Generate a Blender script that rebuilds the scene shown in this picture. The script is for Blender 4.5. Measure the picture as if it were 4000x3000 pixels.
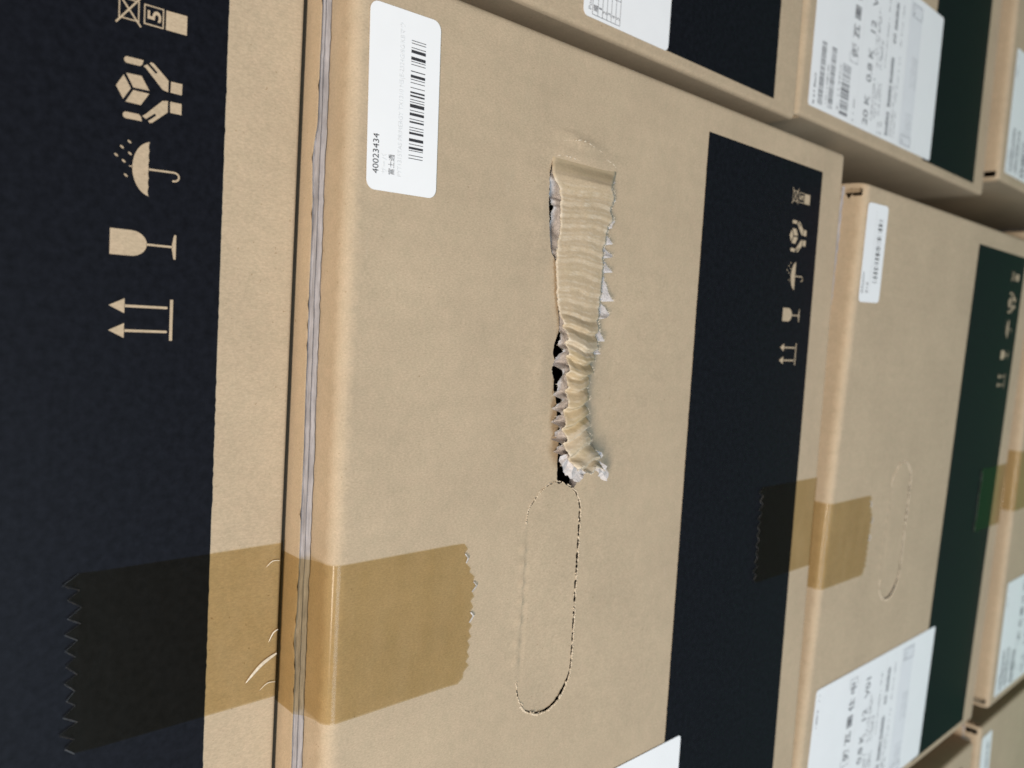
import bpy, bmesh, math, random
import numpy as np
from mathutils import Matrix, Vector
from mathutils.geometry import delaunay_2d_cdt
from mathutils import noise as mnoise

for o in list(bpy.data.objects):
    bpy.data.objects.remove(o)
scene = bpy.context.scene
COL = scene.collection
rnd = random.Random(7)
MM = 0.001

# ------------------------------------------------------------------ camera
cam_data = bpy.data.cameras.new('camera')
cam = bpy.data.objects.new('camera', cam_data)
COL.objects.link(cam)
R = [[0.05691693710622343, 0.9956315328067866, 0.07401562775018969],
     [-0.6802697927713156, 0.09293761988314723, -0.727045808634729],
     [-0.7307485691490045, -0.008969375188054187, 0.6825877811647515]]
mw = Matrix(R).to_4x4()
mw.translation = (0, -0.2025, 0)
cam.matrix_world = mw
cam_data.sensor_fit = 'HORIZONTAL'
cam_data.sensor_width = 36
cam_data.lens = 36 * 3183.645 / 4000
cam_data.clip_start = 0.01
cam_data.clip_end = 50
cam_data.dof.use_dof = True
cam_data.dof.focus_distance = 0.262
cam_data.dof.aperture_fstop = 12.0
scene.camera = cam

# ------------------------------------------------------------------ world, lamps, exposure
world = bpy.data.worlds.new('World')
scene.world = world
world.use_nodes = True
bg = world.node_tree.nodes['Background']
bg.inputs['Color'].default_value = (0.80, 0.90, 1.0, 1)
bg.inputs['Strength'].default_value = 0.10


def area_lamp(name, loc, target, sx, sy, power, color):
    d = bpy.data.lights.new(name, 'AREA')
    d.shape = 'RECTANGLE'
    d.size = sx
    d.size_y = sy
    d.energy = power
    d.color = color
    o = bpy.data.objects.new(name, d)
    COL.objects.link(o)
    o.location = loc
    o.rotation_euler = (Vector(target) - Vector(loc)).to_track_quat('-Z', 'Y').to_euler()
    return o


area_lamp('ceiling_lamp', (-0.32, -1.0, 1.15), (0, 0, -0.2), 0.8, 0.25, 28, (1.0, 0.865, 0.72))
area_lamp('window_light', (-0.75, -1.55, 0.05), (0, 0, -0.6), 0.9, 0.9, 18, (0.66, 0.84, 1.0))
scene.view_settings.view_transform = 'Standard'
scene.view_settings.look = 'None'
scene.view_settings.exposure = 0.06
scene.view_settings.gamma = 1.0


# ------------------------------------------------------------------ materials
def new_mat(name):
    m = bpy.data.materials.new(name)
    m.use_nodes = True
    nt = m.node_tree
    return m, nt, nt.nodes['Principled BSDF']


def N(nt, kind, **kw):
    n = nt.nodes.new(kind)
    for k, v in kw.items():
        setattr(n, k, v)
    return n


def noise(nt, co, scale, detail=3, rough=0.55, w=None):
    n = N(nt, 'ShaderNodeTexNoise', noise_dimensions='4D')
    n.inputs['Scale'].default_value = scale
    n.inputs['Detail'].default_value = detail
    n.inputs['Roughness'].default_value = rough
    nt.links.new(co, n.inputs['Vector'])
    if w is not None:
        nt.links.new(w, n.inputs['W'])
    return n.outputs['Fac']


def ramp(nt, fac, stops):
    r = N(nt, 'ShaderNodeValToRGB')
    while len(r.color_ramp.elements) < len(stops):
        r.color_ramp.elements.new(0.5)
    for e, (p, c) in zip(r.color_ramp.elements, stops):
        e.position = p
        e.color = (*c, 1)
    nt.links.new(fac, r.inputs['Fac'])
    return r.outputs['Color']


def mix(nt, mode, fac, a, b):
    m = N(nt, 'ShaderNodeMix', data_type='RGBA', blend_type=mode)
    for sock, v in ((m.inputs['Factor'], fac), (m.inputs['A'], a), (m.inputs['B'], b)):
        if isinstance(v, (int, float)):
            sock.default_value = v
        elif isinstance(v, tuple):
            sock.default_value = (*v, 1)
        else:
            nt.links.new(v, sock)
    return m.outputs['Result']


def stretch(nt, co, s):
    v = N(nt, 'ShaderNodeVectorMath', operation='MULTIPLY')
    nt.links.new(co, v.inputs[0])
    v.inputs[1].default_value = s
    return v.outputs[0]


def kraft(name, base, wear=False, flute=0.12):
    m, nt, b = new_mat(name)
    tc = N(nt, 'ShaderNodeTexCoord')
    oi = N(nt, 'ShaderNodeObjectInfo')
    co = tc.outputs['Object']
    w = N(nt, 'ShaderNodeMath', operation='MULTIPLY')
    nt.links.new(oi.outputs['Random'], w.inputs[0])
    w.inputs[1].default_value = 40
    w = w.outputs[0]
    big = noise(nt, co, 28, 4, 0.6, w)
    col = ramp(nt, big, [(0.30, tuple(c * 0.93 for c in base)), (0.70, tuple(c * 1.06 for c in base))])
    mid = noise(nt, co, 260, 3, 0.6, w)
    col = mix(nt, 'OVERLAY', 0.22, col, ramp(nt, mid, [(0.3, (0.40, 0.43, 0.42)), (0.7, (0.60, 0.57, 0.58))]))
    fine = noise(nt, stretch(nt, co, (1.0, 1.0, 0.45)), 2300, 2, 0.7, w)
    col = mix(nt, 'OVERLAY', 0.42, col, ramp(nt, fine, [(0.28, (0.33, 0.33, 0.33)), (0.72, (0.67, 0.67, 0.67))]))
    # sparse dark specks and pale fibres of the pulp
    spk = noise(nt, co, 900, 1, 0.4, w)
    col = mix(nt, 'MULTIPLY', ramp(nt, spk, [(0.745, (0, 0, 0)), (0.775, (0.7, 0.7, 0.7))]), col, (0.62, 0.55, 0.46))
    fib = noise(nt, stretch(nt, co, (1.0, 1.0, 0.25)), 900, 1, 0.4, w)
    col = mix(nt, 'SCREEN', ramp(nt, fib, [(0.73, (0, 0, 0)), (0.78, (0.5, 0.5, 0.5))]), col, (0.12, 0.10, 0.07))
    scf = noise(nt, stretch(nt, co, (0.5, 1.0, 1.6)), 70, 6, 0.75, w)
    col = mix(nt, 'SCREEN', ramp(nt, scf, [(0.62, (0, 0, 0)), (0.72, (0.35, 0.35, 0.35))]), col, (0.10, 0.095, 0.085))
    if wear:
        ag = N(nt, 'ShaderNodeAttribute', attribute_name='gold')
        col = mix(nt, 'MIX', ag.outputs['Fac'], col, (0.42, 0.325, 0.175))
        at = N(nt, 'ShaderNodeAttribute', attribute_name='wear')
        wn = noise(nt, co, 1500, 3, 0.7, w)
        fac = N(nt, 'ShaderNodeMath', operation='MULTIPLY')
        nt.links.new(at.outputs['Fac'], fac.inputs[0])
        nt.links.new(wn, fac.inputs[1])
        fac2 = N(nt, 'ShaderNodeMath', operation='MULTIPLY', use_clamp=True)
        nt.links.new(fac.outputs[0], fac2.inputs[0])
        fac2.inputs[1].default_value = 1.7
        col = mix(nt, 'MIX', fac2.outputs[0], col, (0.66, 0.58, 0.47))
    nt.links.new(col, b.inputs['Base Color'])
    b.inputs['Roughness'].default_value = 0.78
    b.inputs['Specular IOR Level'].default_value = 0.28
    # relief: fibre grain plus the faint vertical flutes telegraphing through the liner
    wv = N(nt, 'ShaderNodeTexWave', wave_type='BANDS', bands_direction='X')
    wv.inputs['Scale'].default_value = 1 / (0.0082 * 3.183)
    wv.inputs['Distortion'].default_value = 0.6
    wv.inputs['Detail'].default_value = 1
    nt.links.new(co, wv.inputs['Vector'])
    b1 = N(nt, 'ShaderNodeBump')
    b1.inputs['Strength'].default_value = flute
    b1.inputs['Distance'].default_value = 0.0004
    nt.links.new(wv.outputs['Fac'], b1.inputs['Height'])
    b2 = N(nt, 'ShaderNodeBump')
    b2.inputs['Strength'].default_value = 0.35
    b2.inputs['Distance'].default_value = 0.00012
    nt.links.new(fine, b2.inputs['Height'])
    nt.links.new(b1.outputs[0], b2.inputs['Normal'])
    b3 = N(nt, 'ShaderNodeBump')
    b3.inputs['Strength'].default_value = 0.3
    b3.inputs['Distance'].default_value = 0.0008
    nt.links.new(big, b3.inputs['Height'])
    nt.links.new(b2.outputs[0], b3.inputs['Normal'])
    nt.links.new(b3.outputs[0], b.inputs['Normal'])
    return m


KR = (0.485, 0.378, 0.258)
M_KRAFT = kraft('kraft_board', KR)
M_PRINT = kraft('kraft_unprinted_symbol', tuple(c * 1.04 for c in KR), flute=0.0)
M_STRIP = kraft('torn_kraft_liner', (0.475, 0.368, 0.245), wear=True, flute=0.0)


def plain(name, base, rough=0.7, spec=0.3, var=0.15, scale=900, bump=0.3, dist=0.0002, streak=(1, 1, 1)):
    m, nt, b = new_mat(name)
    tc = N(nt, 'ShaderNodeTexCoord')
    f = noise(nt, stretch(nt, tc.outputs['Object'], streak), scale, 3, 0.6)
    c = ramp(nt, f, [(0.3, tuple(x * (1 - var) for x in base)), (0.7, tuple(min(1, x * (1 + var)) for x in base))])
    nt.links.new(c, b.inputs['Base Color'])
    b.inputs['Roughness'].default_value = rough
    b.inputs['Specular IOR Level'].default_value = spec
    if bump:
        bp = N(nt, 'ShaderNodeBump')
        bp.inputs['Strength'].default_value = bump
        bp.inputs['Distance'].default_value = dist
        nt.links.new(f, bp.inputs['Height'])
        nt.links.new(bp.outputs[0], b.inputs['Normal'])
    return m


M_INK = plain('black_ink', (0.0068, 0.0076, 0.0112), 0.5, 0.10, 0.35, 420, 0.35, 0.0001)
M_RAW = plain('raw_corrugated_edge', (0.33, 0.305, 0.305), 0.9, 0.1, 0.3, 700, 0.8, 0.0006, (0.15, 1, 1.6))
M_FLUTE = plain('torn_fluting_paper', (0.58, 0.54, 0.525), 0.85, 0.15, 0.2, 1300, 0.8, 0.0004)
M_FIBRE = plain('torn_paper_fibre', (0.68, 0.58, 0.45), 0.9, 0.1, 0.25, 2500, 0.6, 0.0003)
M_PAPER = plain('white_label_paper', (0.90, 0.90, 0.91), 0.45, 0.4, 0.015, 60, 0.0)
M_TEXT = plain('label_black_print', (0.045, 0.045, 0.05), 0.6, 0.2, 0.6, 2600, 0.0)
M_FADE = plain('label_faded_print', (0.70, 0.71, 0.72), 0.6, 0.2, 0.16, 1800, 0.0)
M_FADE2 = plain('label_half_faded_print', (0.38, 0.38, 0.39), 0.6, 0.2, 0.8, 1400, 0.0)
M_GREY = plain('label_grey_print', (0.22, 0.22, 0.235), 0.6, 0.2, 0.5, 1500, 0.0)
M_LGREY = plain('label_pale_print', (0.62, 0.63, 0.65), 0.6, 0.2, 0.1, 900, 0.0)
M_FLOOR = plain('grey_floor', (0.10, 0.10, 0.10), 0.5, 0.4, 0.15, 8, 0.05, 0.002)
M_GREEN = plain('green_reflector', (0.03, 0.52, 0.19), 0.45, 0.4, 0.15, 8, 0.05, 0.002)  # strong green for the added strip that the lowest tape reflects
M_BLOCKER = plain('grey_light_blocker', (0.35, 0.35, 0.34), 0.8, 0.2, 0.05, 6, 0.0)  # for the unseen plane that blocks light behind the cartons


def tape_mat():
    m, nt, b = new_mat('clear_brown_tape')
    nt.nodes.remove(b)
    out = [n for n in nt.nodes if n.type == 'OUTPUT_MATERIAL'][0]
    tc = N(nt, 'ShaderNodeTexCoord')
    f = noise(nt, stretch(nt, tc.outputs['Object'], (0.35, 1, 1)), 120, 4, 0.6)
    c = ramp(nt, f, [(0.3, (0.835, 0.765, 0.60)), (0.7, (0.875, 0.81, 0.66))])
    tr = N(nt, 'ShaderNodeBsdfTransparent')
    nt.links.new(c, tr.inputs['Color'])
    gl = N(nt, 'ShaderNodeBsdfGlossy')
    gl.inputs['Roughness'].default_value = 0.15
    gl.inputs['Color'].default_value = (0.36, 0.36, 0.36, 1)
    bp = N(nt, 'ShaderNodeBump')
    bp.inputs['Strength'].default_value = 0.25
    bp.inputs['Distance'].default_value = 0.0005
    nt.links.new(f, bp.inputs['Height'])
    nt.links.new(bp.outputs[0], gl.inputs['Normal'])
    lw = N(nt, 'ShaderNodeLayerWeight')
    lw.inputs['Blend'].default_value = 0.5
    pw = N(nt, 'ShaderNodeMath', operation='POWER')
    nt.links.new(lw.outputs['Facing'], pw.inputs[0])
    pw.inputs[1].default_value = 5.0
    fr = N(nt, 'ShaderNodeMath', operation='MULTIPLY_ADD')
    nt.links.new(pw.outputs[0], fr.inputs[0])
    fr.inputs[1].default_value = 0.6
    fr.inputs[2].default_value = 0.032
    mx = N(nt, 'ShaderNodeMixShader')
    nt.links.new(fr.outputs[0], mx.inputs[0])
    nt.links.new(tr.outputs[0], mx.inputs[1])
    nt.links.new(gl.outputs[0], mx.inputs[2])
    nt.links.new(mx.outputs[0], out.inputs['Surface'])
    return m


M_TAPE = tape_mat()
M_TEETH = plain('lifted_tape_edge', (0.42, 0.42, 0.43), 0.25, 0.6, 0.5, 900, 0.0)  # pale grey paints the highlight along the curled saw teeth
M_CREASE = plain('tape_air_crease', (0.72, 0.62, 0.48), 0.3, 0.6, 0.2, 900, 0.0)


# ------------------------------------------------------------------ mesh helpers (local box coordinates in millimetres)
def mesh_of(name, verts, faces, mat, smooth=False, attr=None, attr2=None):
    me = bpy.data.meshes.new(name)
    me.from_pydata([(v[0] * MM, v[1] * MM, v[2] * MM) for v in verts], [], faces)
    me.materials.append(mat)
    if smooth:
        me.polygons.foreach_set('use_smooth', [True] * len(me.polygons))
    if attr is not None:
        a = me.attributes.new('wear', 'FLOAT', 'POINT')
        a.data.foreach_set('value', attr)
    if attr2 is not None:
        a = me.attributes.new('gold', 'FLOAT', 'POINT')
        a.data.foreach_set('value', attr2)
    me.update()
    return me


STUFF = {'barcode', 'barcodes', 'lettering', 'faded_lettering', 'maker_lettering', 'fine_print', 'grey_print', 'shaded_panel', 'table_print', 'cut_fibres', 'torn_lip_fibres', 'torn_fibres', 'saw_cut_edge'}


def part(name, me, parent):
    o = bpy.data.objects.new(name, me)
    if name in STUFF:
        o['kind'] = 'stuff'
    COL.objects.link(o)
    o.parent = parent
    return o


class Acc:
    """collects flat or solid pieces of ONE part"""
    def __init__(self):
        self.v = []
        self.f = []

    def add(self, vs, fs):
        n = len(self.v)
        self.v += vs
        self.f += [tuple(i + n for i in f) for f in fs]

    def poly(self, pts, y):
        """flat polygon in the x-z plane facing the camera side (-y)"""
        a = sum(p[0] * q[1] - q[0] * p[1] for p, q in zip(pts, pts[1:] + pts[:1]))
        if a < 0:
            pts = pts[::-1]
        self.add([(x, y, z) for x, z in pts], [tuple(range(len(pts)))])

    def bar(self, x0, z0, x1, z1, y):
        self.poly([(x0, z0), (x1, z0), (x1, z1), (x0, z1)], y)

    def line(self, p, q, w, y):
        dx, dz = q[0] - p[0], q[1] - p[1]
        l = math.hypot(dx, dz)
        nx, nz = -dz / l * w / 2, dx / l * w / 2
        self.poly([(p[0] + nx, p[1] + nz), (q[0] + nx, q[1] + nz), (q[0] - nx, q[1] - nz), (p[0] - nx, p[1] - nz)], y)

    def path(self, pts, w, y):
        for p, q in zip(pts, pts[1:]):
            self.line(p, q, w, y)

    def box(self, x0, x1, y0, y1, z0, z1):
        v = [(x, y, z) for x in (x0, x1) for y in (y0, y1) for z in (z0, z1)]
        self.add(v, [(0, 1, 3, 2), (4, 6, 7, 5), (0, 4, 5, 1), (2, 3, 7, 6), (0, 2, 6, 4), (1, 5, 7, 3)])

    def mesh(self, name, mat, smooth=False):
        return mesh_of(name, self.v, self.f, mat, smooth)


def inside(p, poly):
    x, y = p
    c = False
    j = len(poly) - 1
    for i in range(len(poly)):
        xi, yi = poly[i]
        xj, yj = poly[j]
        if (yi > y) != (yj > y) and x < (xj - xi) * (y - yi) / (yj - yi) + xi:
            c = not c
        j = i
    return c


def catmull(pts, step):
    out = []
    P = [pts[0]] + list(pts) + [pts[-1]]
    for i in range(1, len(P) - 2):
        p0, p1, p2, p3 = P[i - 1:i + 3]
        n = max(1, int(math.dist(p1, p2) / step))
        for k in range(n):
            t = k / n
            out.append(tuple(0.5 * (2 * b + (c - a) * t + (2 * a - 5 * b + 4 * c - d) * t * t + (3 * b - a - 3 * c + d) * t ** 3)
                             for a, b, c, d in zip(p0, p1, p2, p3)))
    out.append(tuple(pts[-1]))
    return out


# ------------------------------------------------------------------ carton template
W, HB, FT, RB, DEPTH = 382.6, 296.2, 3.6, 3.6, 400.0   # width, body height, flap thickness, bend radius, depth
FLAP_Y = 12.2
BR = 1.3                                               # rounding of the lower edge; the bottom boards stand 2.2 mm below and behind it
RE_ = 2.2                                              # rounding of the upright edges


def edge_round(x):
    t = min(-x, x + W)
    if t >= RE_:
        return 0.0
    t = max(t, 0.0)
    return RE_ - math.sqrt(max(0.0, RE_ * RE_ - (RE_ - t) ** 2))


def prof(s, off=0.0):
    """run of the front panel: up the face, over the soft fold, onto the top"""
    if s < BR:
        t = BR - s
        return BR - math.sqrt(max(0, BR * BR - t * t)) - off, s
    if s <= HB - RB:
        return -off, s
    a = (s - (HB - RB)) / RB
    if a < math.pi / 2:
        return RB - (RB + off) * math.cos(a), HB - RB + (RB + off) * math.sin(a)
    return RB + (s - (HB - RB) - RB * math.pi / 2), HB + off


S_END = HB - RB + RB * math.pi / 2 + 24


def gauss(x, z, cx, cz, sx, sz):
    return math.exp(-((x - cx) / sx) ** 2 - ((z - cz) / sz) ** 2)


def relief(x, z, torn):
    """gentle waviness of the board (mm towards the viewer is negative)"""
    y = 0.30 * math.sin(x / 37.0 + 1.3) * math.sin(z / 41.0 + 0.4) + 0.14 * math.sin(x / 17.0) * math.sin(z / 23.0 + 2)
    y *= max(0.0, min(1.0, (-x - 66) / 25, (x + 276) / 25, (z - 128) / 25, (236 - z) / 20))   # the board is flat under print, labels and tape
    for cx in (-178, -183.5, -190, -197, -204, -212, -219):      # pressed nicks on the uncut side of the hand hole
        y -= 0.5 * gauss(x, z, cx, 219 + 0.5 * math.sin(cx), 1.3, 1.6)
    y += 0.25 * gauss(x, z, -198, 217, 30, 1.0)
    if torn:
        y -= 1.3 * gauss(x, z, -32.5 + (z - 200) * 0.10, 203, 1.0, 9) + 0.8 * gauss(x, z, -38.6 + (z - 205) * 0.02, 209, 0.8, 6)
        y -= 0.9 * gauss(x, z, -36.5, 199, 5, 14)
        y -= 0.8 * gauss(x, z, -150, 184, 10, 7)
        y += 0.5 * gauss(x, z, -120, 178, 25, 9)
        y -= 0.9 * gauss(x, z, -112, 216, 14, 5)
        y -= 0.6 * gauss(x, z, -60, 220, 14, 4)
    return y


SLOT = [(-168.9, 218.0), (-163.5, 217.0), (-157.5, 211.3), (-155.0, 203.7), (-158.4, 194.6), (-164.2, 190.5), (-171.3, 190.0),
        (-197.6, 190.1), (-222, 189.8), (-231.4, 190.6), (-240.0, 196.6), (-242.0, 204.6), (-239.3, 212.2), (-233.5, 216.8), (-226.6, 218.3)]


def slot_ring(seed, gmin, gmax, nick):
    r = random.Random(seed)
    c = catmull(SLOT, 0.7)
    outer, inner = [], []
    n = len(c)
    acc = 0.0
    for i, p in enumerate(c):
        a, b = c[max(0, i - 1)], c[min(n - 1, i + 1)]
        dx, dz = b[0] - a[0], b[1] - a[1]
        l = math.hypot(dx, dz)
        nx, nz = dz / l, -dx / l                      # points away from the flap
        cx, cz = p[0] + 198, p[1] - 204
        if nx * cx + nz * cz < 0:
            nx, nz = -nx, -nz
        acc += l / 2
        g = r.uniform(gmin, gmax)
        low = p[1] < 196
        if (acc % nick) < 1.1:
            g = 0.05
        if low and -216 < p[0] < -163:
            g *= 1.35
        if not low:
            g *= 0.55
        if i in (0, n - 1):
            g = 0.02
        j = r.uniform(-0.12, 0.12)
        outer.append((p[0] + nx * (g / 2 + j), p[1] + nz * (g / 2 + j)))
        inner.append((p[0] + nx * (-g / 2 + j), p[1] + nz * (-g / 2 + j)))
    return outer, inner


def front_panel(ring, torn=None, step=9.0):
    """returns panel mesh, flap mesh"""
    outer, inner = ring
    holes = [outer + inner[::-1]]
    if torn:
        holes.append(torn)
    pts = []
    xs = sorted(set([-3.2, -4.2, -5.4, -6.6, -W + 3.2, -W + 4.2, -W + 5.4, -W + 6.6, 0, -0.3, -0.8, -1.5, -2.3, -W, -W + 0.3, -W + 0.8, -W + 1.5, -W + 2.3] + [-W + 2.3 + (W - 4.6) * i / round(W / step) for i in range(1, round(W / step))]))
    ss = [0, 0.15, 0.4, 0.8, 1.3, 3] + [3 + (HB - RB - 3) * i / round(290 / step) for i in range(1, round(290 / step) + 1)]
    ss += [HB - RB + RB * math.pi / 2 * k / 8 for k in range(1, 9)] + [S_END - 24, S_END - 22, S_END - 20, S_END - 16, S_END]
    fold_pts = [(-8 - 3.0 * i, HB - RB - 6 + 2.2 * j) for i in range(122) for j in range(9)]
    if torn:
        ex = [(-25 - 1.6 * i, 176 + 1.6 * j) for i in range(32) for j in range(28)]
        ex += [(-75 - 3.0 * i, 174 + 2.5 * j) for i in range(30) for j in range(19)]
    else:
        ex = []
    ex += [(-168 - 1.3 * i, 214.8 + 0.9 * j) for i in range(46) for j in range(9)]
    for x in xs:
        for s in ss:
            pts.append((x, s))
    pts += ex + fold_pts
    edges = []
    for h in holes:
        n0 = len(pts)
        pts += h
        edges += [(n0 + i, n0 + (i + 1) % len(h)) for i in range(len(h))]
    vo, eo, fo, _, _, _ = delaunay_2d_cdt([Vector(p) for p in pts], edges, [], 0, 1e-5)
    flap_poly = inner
    v3 = []
    for v in vo:
        x, s = v.x, v.y
        y, z = prof(s)
        if s < HB - RB:
            y += relief(x, s, torn is not None)
        fz = math.exp(-((s - (HB - RB * 0.25)) / 6.0) ** 2) * min(1, max(0, min(-x - 8, x + W - 8) / 6))
        y += fz * (0.30 * mnoise.noise(Vector((x / 9.0, s / 14.0, 3.0))) + 0.14 * mnoise.noise(Vector((x / 2.6, s / 4.0, 8.0))))
        z += fz * 0.15 * mnoise.noise(Vector((x / 5.0, 1.0, 5.0)))
        y += edge_round(x)
        v3.append((x, y, z))
    pf, ff = [], []
    for f in fo:
        c = [sum(vo[i][k] for i in f) / 3 for k in (0, 1)]
        if any(inside(c, h) for h in holes):
            continue
        a, b, d = (vo[i] for i in f)
        area = (b.x - a.x) * (d.y - a.y) - (d.x - a.x) * (b.y - a.y)
        if abs(area) < 1e-7:
            continue
        if 2.6 < min(-c[0], c[0] + W) < 6.6 and HB - RB + RB * 1.3 < c[1] < HB - RB + RB * 1.57 + 7:
            continue                                   # the slit left open at the corner of the folded board
        f = tuple(f) if area > 0 else tuple(f[::-1])
        (ff if inside(c, flap_poly) else pf).append(f)

    def sub(faces, fn=None):
        ids = sorted({i for f in faces for i in f})
        m = {i: k for k, i in enumerate(ids)}
        vs = [v3[i] for i in ids]
        if fn:
            vs = [fn(v) for v in vs]
        return vs, [tuple(m[i] for i in f) for f in faces]

    def push(v):                                       # the knock-out flap sits a little askew in its opening
        x, y, z = v
        t = max(0.0, (219 - z) / 29)
        d = (0.9 * gauss(x, z, -240, 200, 9, 14) - 0.45 * gauss(x, z, -157, 204, 9, 12)) * min(1, t * 3)
        return (x, y + d + 0.10 * t, z)
    pv, pfc = sub(pf)
    fv, ffc = sub(ff, push)
    return mesh_of('front_panel', pv, pfc, M_KRAFT, True), mesh_of('hand_hole_flap', fv, ffc, M_KRAFT, True)


def cut_fibres(ring, seed, amount):
    """pale torn fibres standing along the perforated cut"""
    r = random.Random(seed)
    outer, inner = ring
    a = Acc()
    for edge, sgn in ((outer, 1), (inner, -1)):
        n = len(edge)
        for i in range(n - 1):
            if r.random() > amount:
                continue
            p, q = edge[i], edge[i + 1]
            left = p[0] < -234
            if sgn < 0 and not (p[0] > -160 or r.random() < 0.15):
                continue
            wd = r.uniform(0.15, 0.5) * (2.0 if left and sgn > 0 else 1)
            dx, dz = q[0] - p[0], q[1] - p[1]
            l = math.hypot(dx, dz) or 1
            nx, nz = dz / l, -dx / l
            if nx * (p[0] + 198) + nz * (p[1] - 204) < 0:
                nx, nz = -nx, -nz
            nx, nz = nx * sgn, nz * sgn
            y = relief(p[0], p[1], False)
            a.add([(p[0] - nx * 0.1, y + 0.1, p[1] - nz * 0.1), (q[0] - nx * 0.1, y + 0.1, q[1] - nz * 0.1),
                   (q[0] + nx * wd, y - 0.06, q[1] + nz * wd), (p[0] + nx * wd * r.uniform(0.5, 1.2), y - 0.06, p[1] + nz * wd),
                   ((p[0] + q[0]) / 2 + nx * wd * 0.3, y - 0.4 - r.uniform(0, 0.25), (p[1] + q[1]) / 2 + nz * wd * 0.3)],
                  [(0, 1, 4), (1, 2, 4), (2, 3, 4), (3, 0, 4)])
    return a.mesh('cut_fibres', M_FIBRE)


# ---- printed symbols
YI, YS = -0.15, -0.25


def arc(cx, cz, rx, rz, a0, a1, n=14):
    return [(cx + rx * math.cos(math.radians(a0 + (a1 - a0) * i / n)), cz + rz * math.sin(math.radians(a0 + (a1 - a0) * i / n))) for i in range(n + 1)]


def sym_arrows():
    a = Acc()
    for x in (-102.25, -108.6):
        a.poly([(x, 51.0), (x + 1.9, 47.2), (x - 1.9, 47.2)], YS)
        a.poly([(x - 0.33, 47.1), (x + 0.33, 47.1), (x + 0.33, 36.6), (x + 0.1, 36.3), (x - 0.1, 36.3), (x - 0.33, 36.6)], YS)
    a.bar(-110.9, 34.95, -100.0, 35.75, YS)
    return a


def sym_glass():
    a = Acc()
    cx = -86.15
    a.poly([(cx - 3.25, 51.1), (cx + 3.25, 51.1), (cx + 3.25, 46.0)] + arc(cx, 46.0, 3.25, 3.9, 0, -180)[1:], YS)
    a.bar(cx - 0.27, 35.5, cx + 0.27, 42.3, YS)
    a.poly([(cx - 3.2, 34.65), (cx + 3.2, 34.65), (cx + 3.2, 35.2), (cx + 0.6, 35.7), (cx - 0.6, 35.7), (cx - 3.2, 35.2)], YS)
    return a


def sym_umbrella():
    a = Acc()
    top = arc(-66.95, 41.2, 6.95, 4.95, 8, 172, 26)
    bot = []
    for k in range(25):
        x = -73.7 + 13.5 * k / 24
        bot.append((x, 42.05 + 0.22 * abs(math.sin(k / 24 * math.pi * 6))))
    a.poly(top + bot, YS)
    a.bar(-67.05, 45.9, -66.8, 46.9, YS)
    a.path([(-67.0, 42.3), (-66.8, 36.0)] + arc(-67.9, 35.7, 1.1, 1.3, 0, -180, 10) + [(-69.05, 36.1)], 0.5, YS)
    for x, z in ((-60.9, 47.0), (-62.5, 48.75), (-64.7, 50.05), (-63.8, 46.8), (-65.9, 48.25), (-69.35, 47.65)):
        pts = []
        for k in range(10):
            t = 2 * math.pi * k / 10
            u, v = 0.55 * math.cos(t), 0.26 * math.sin(t)
            c, s = math.cos(math.radians(55)), math.sin(math.radians(55))
            pts.append((x + u * c - v * s, z + u * s + v * c))
        a.poly(pts, YS)
    return a


def sym_hands():
    a = Acc()
    cx = -47.75

    def both(pts):
        a.poly([(cx + x, z) for x, z in pts], YS)
        a.poly([(cx - x, z) for x, z in pts], YS)
    both(arc(6.75, 47.95, 0.8, 0.8, -5, 185, 10) + [(5.95, 44.9), (6.5, 44.35), (7.55, 44.1)])
    both([(6.2, 44.1), (5.6, 43.3), (1.4, 39.2), (1.1, 37.8), (4.0, 37.8), (7.4, 41.6), (7.55, 42.3), (7.15, 42.6), (5.4, 40.6), (4.95, 41.0), (6.75, 43.15)])
    both([(3.95, 37.15), (1.15, 37.25), (1.1, 34.3), (3.95, 34.25)])
    a.poly([(cx - 0.05, 50.5), (cx + 2.95, 48.75), (cx + 0.0, 47.0), (cx - 2.95, 48.75)], YS)
    a.poly([(cx + 3.5, 48.2), (cx + 3.6, 44.5), (cx + 0.4, 42.5), (cx + 0.35, 46.4)], YS)
    a.poly([(cx - 3.5, 48.2), (cx - 3.6, 44.5), (cx - 0.35, 42.5), (cx - 0.3, 46.4)], YS)
    return a


def text_mesh(body, size, x, z, y, mat, name, width=None, angle=0.0, align='LEFT', bold=0.0, sx=1.0):
    cu = bpy.data.curves.new('lettering', 'FONT')
    cu.body = body
    cu.size = size
    cu.align_x = align
    cu.offset = bold
    cu.resolution_u = 3
    o = bpy.data.objects.new('lettering', cu)
    COL.objects.link(o)
    dg = bpy.context.evaluated_depsgraph_get()
    dg.update()
    me = bpy.data.meshes.new_from_object(o.evaluated_get(dg))
    bpy.data.objects.remove(o)
    bpy.data.curves.remove(cu)
    co = np.zeros(len(me.vertices) * 3)
    me.vertices.foreach_get('co', co)
    co = co.reshape(-1, 3)
    if len(co) == 0:
        return [], []
    if width:
        sx = width / (co[:, 0].max() - co[:, 0].min())
    ca, sa = math.cos(angle), math.sin(angle)
    v = [(x + (p[0] * sx) * ca - p[1] * sa, y, z + (p[0] * sx) * sa + p[1] * ca) for p in co]
    f = [tuple(p.vertices) for p in me.polygons]
    bpy.data.meshes.remove(me)
    return v, f


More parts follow.
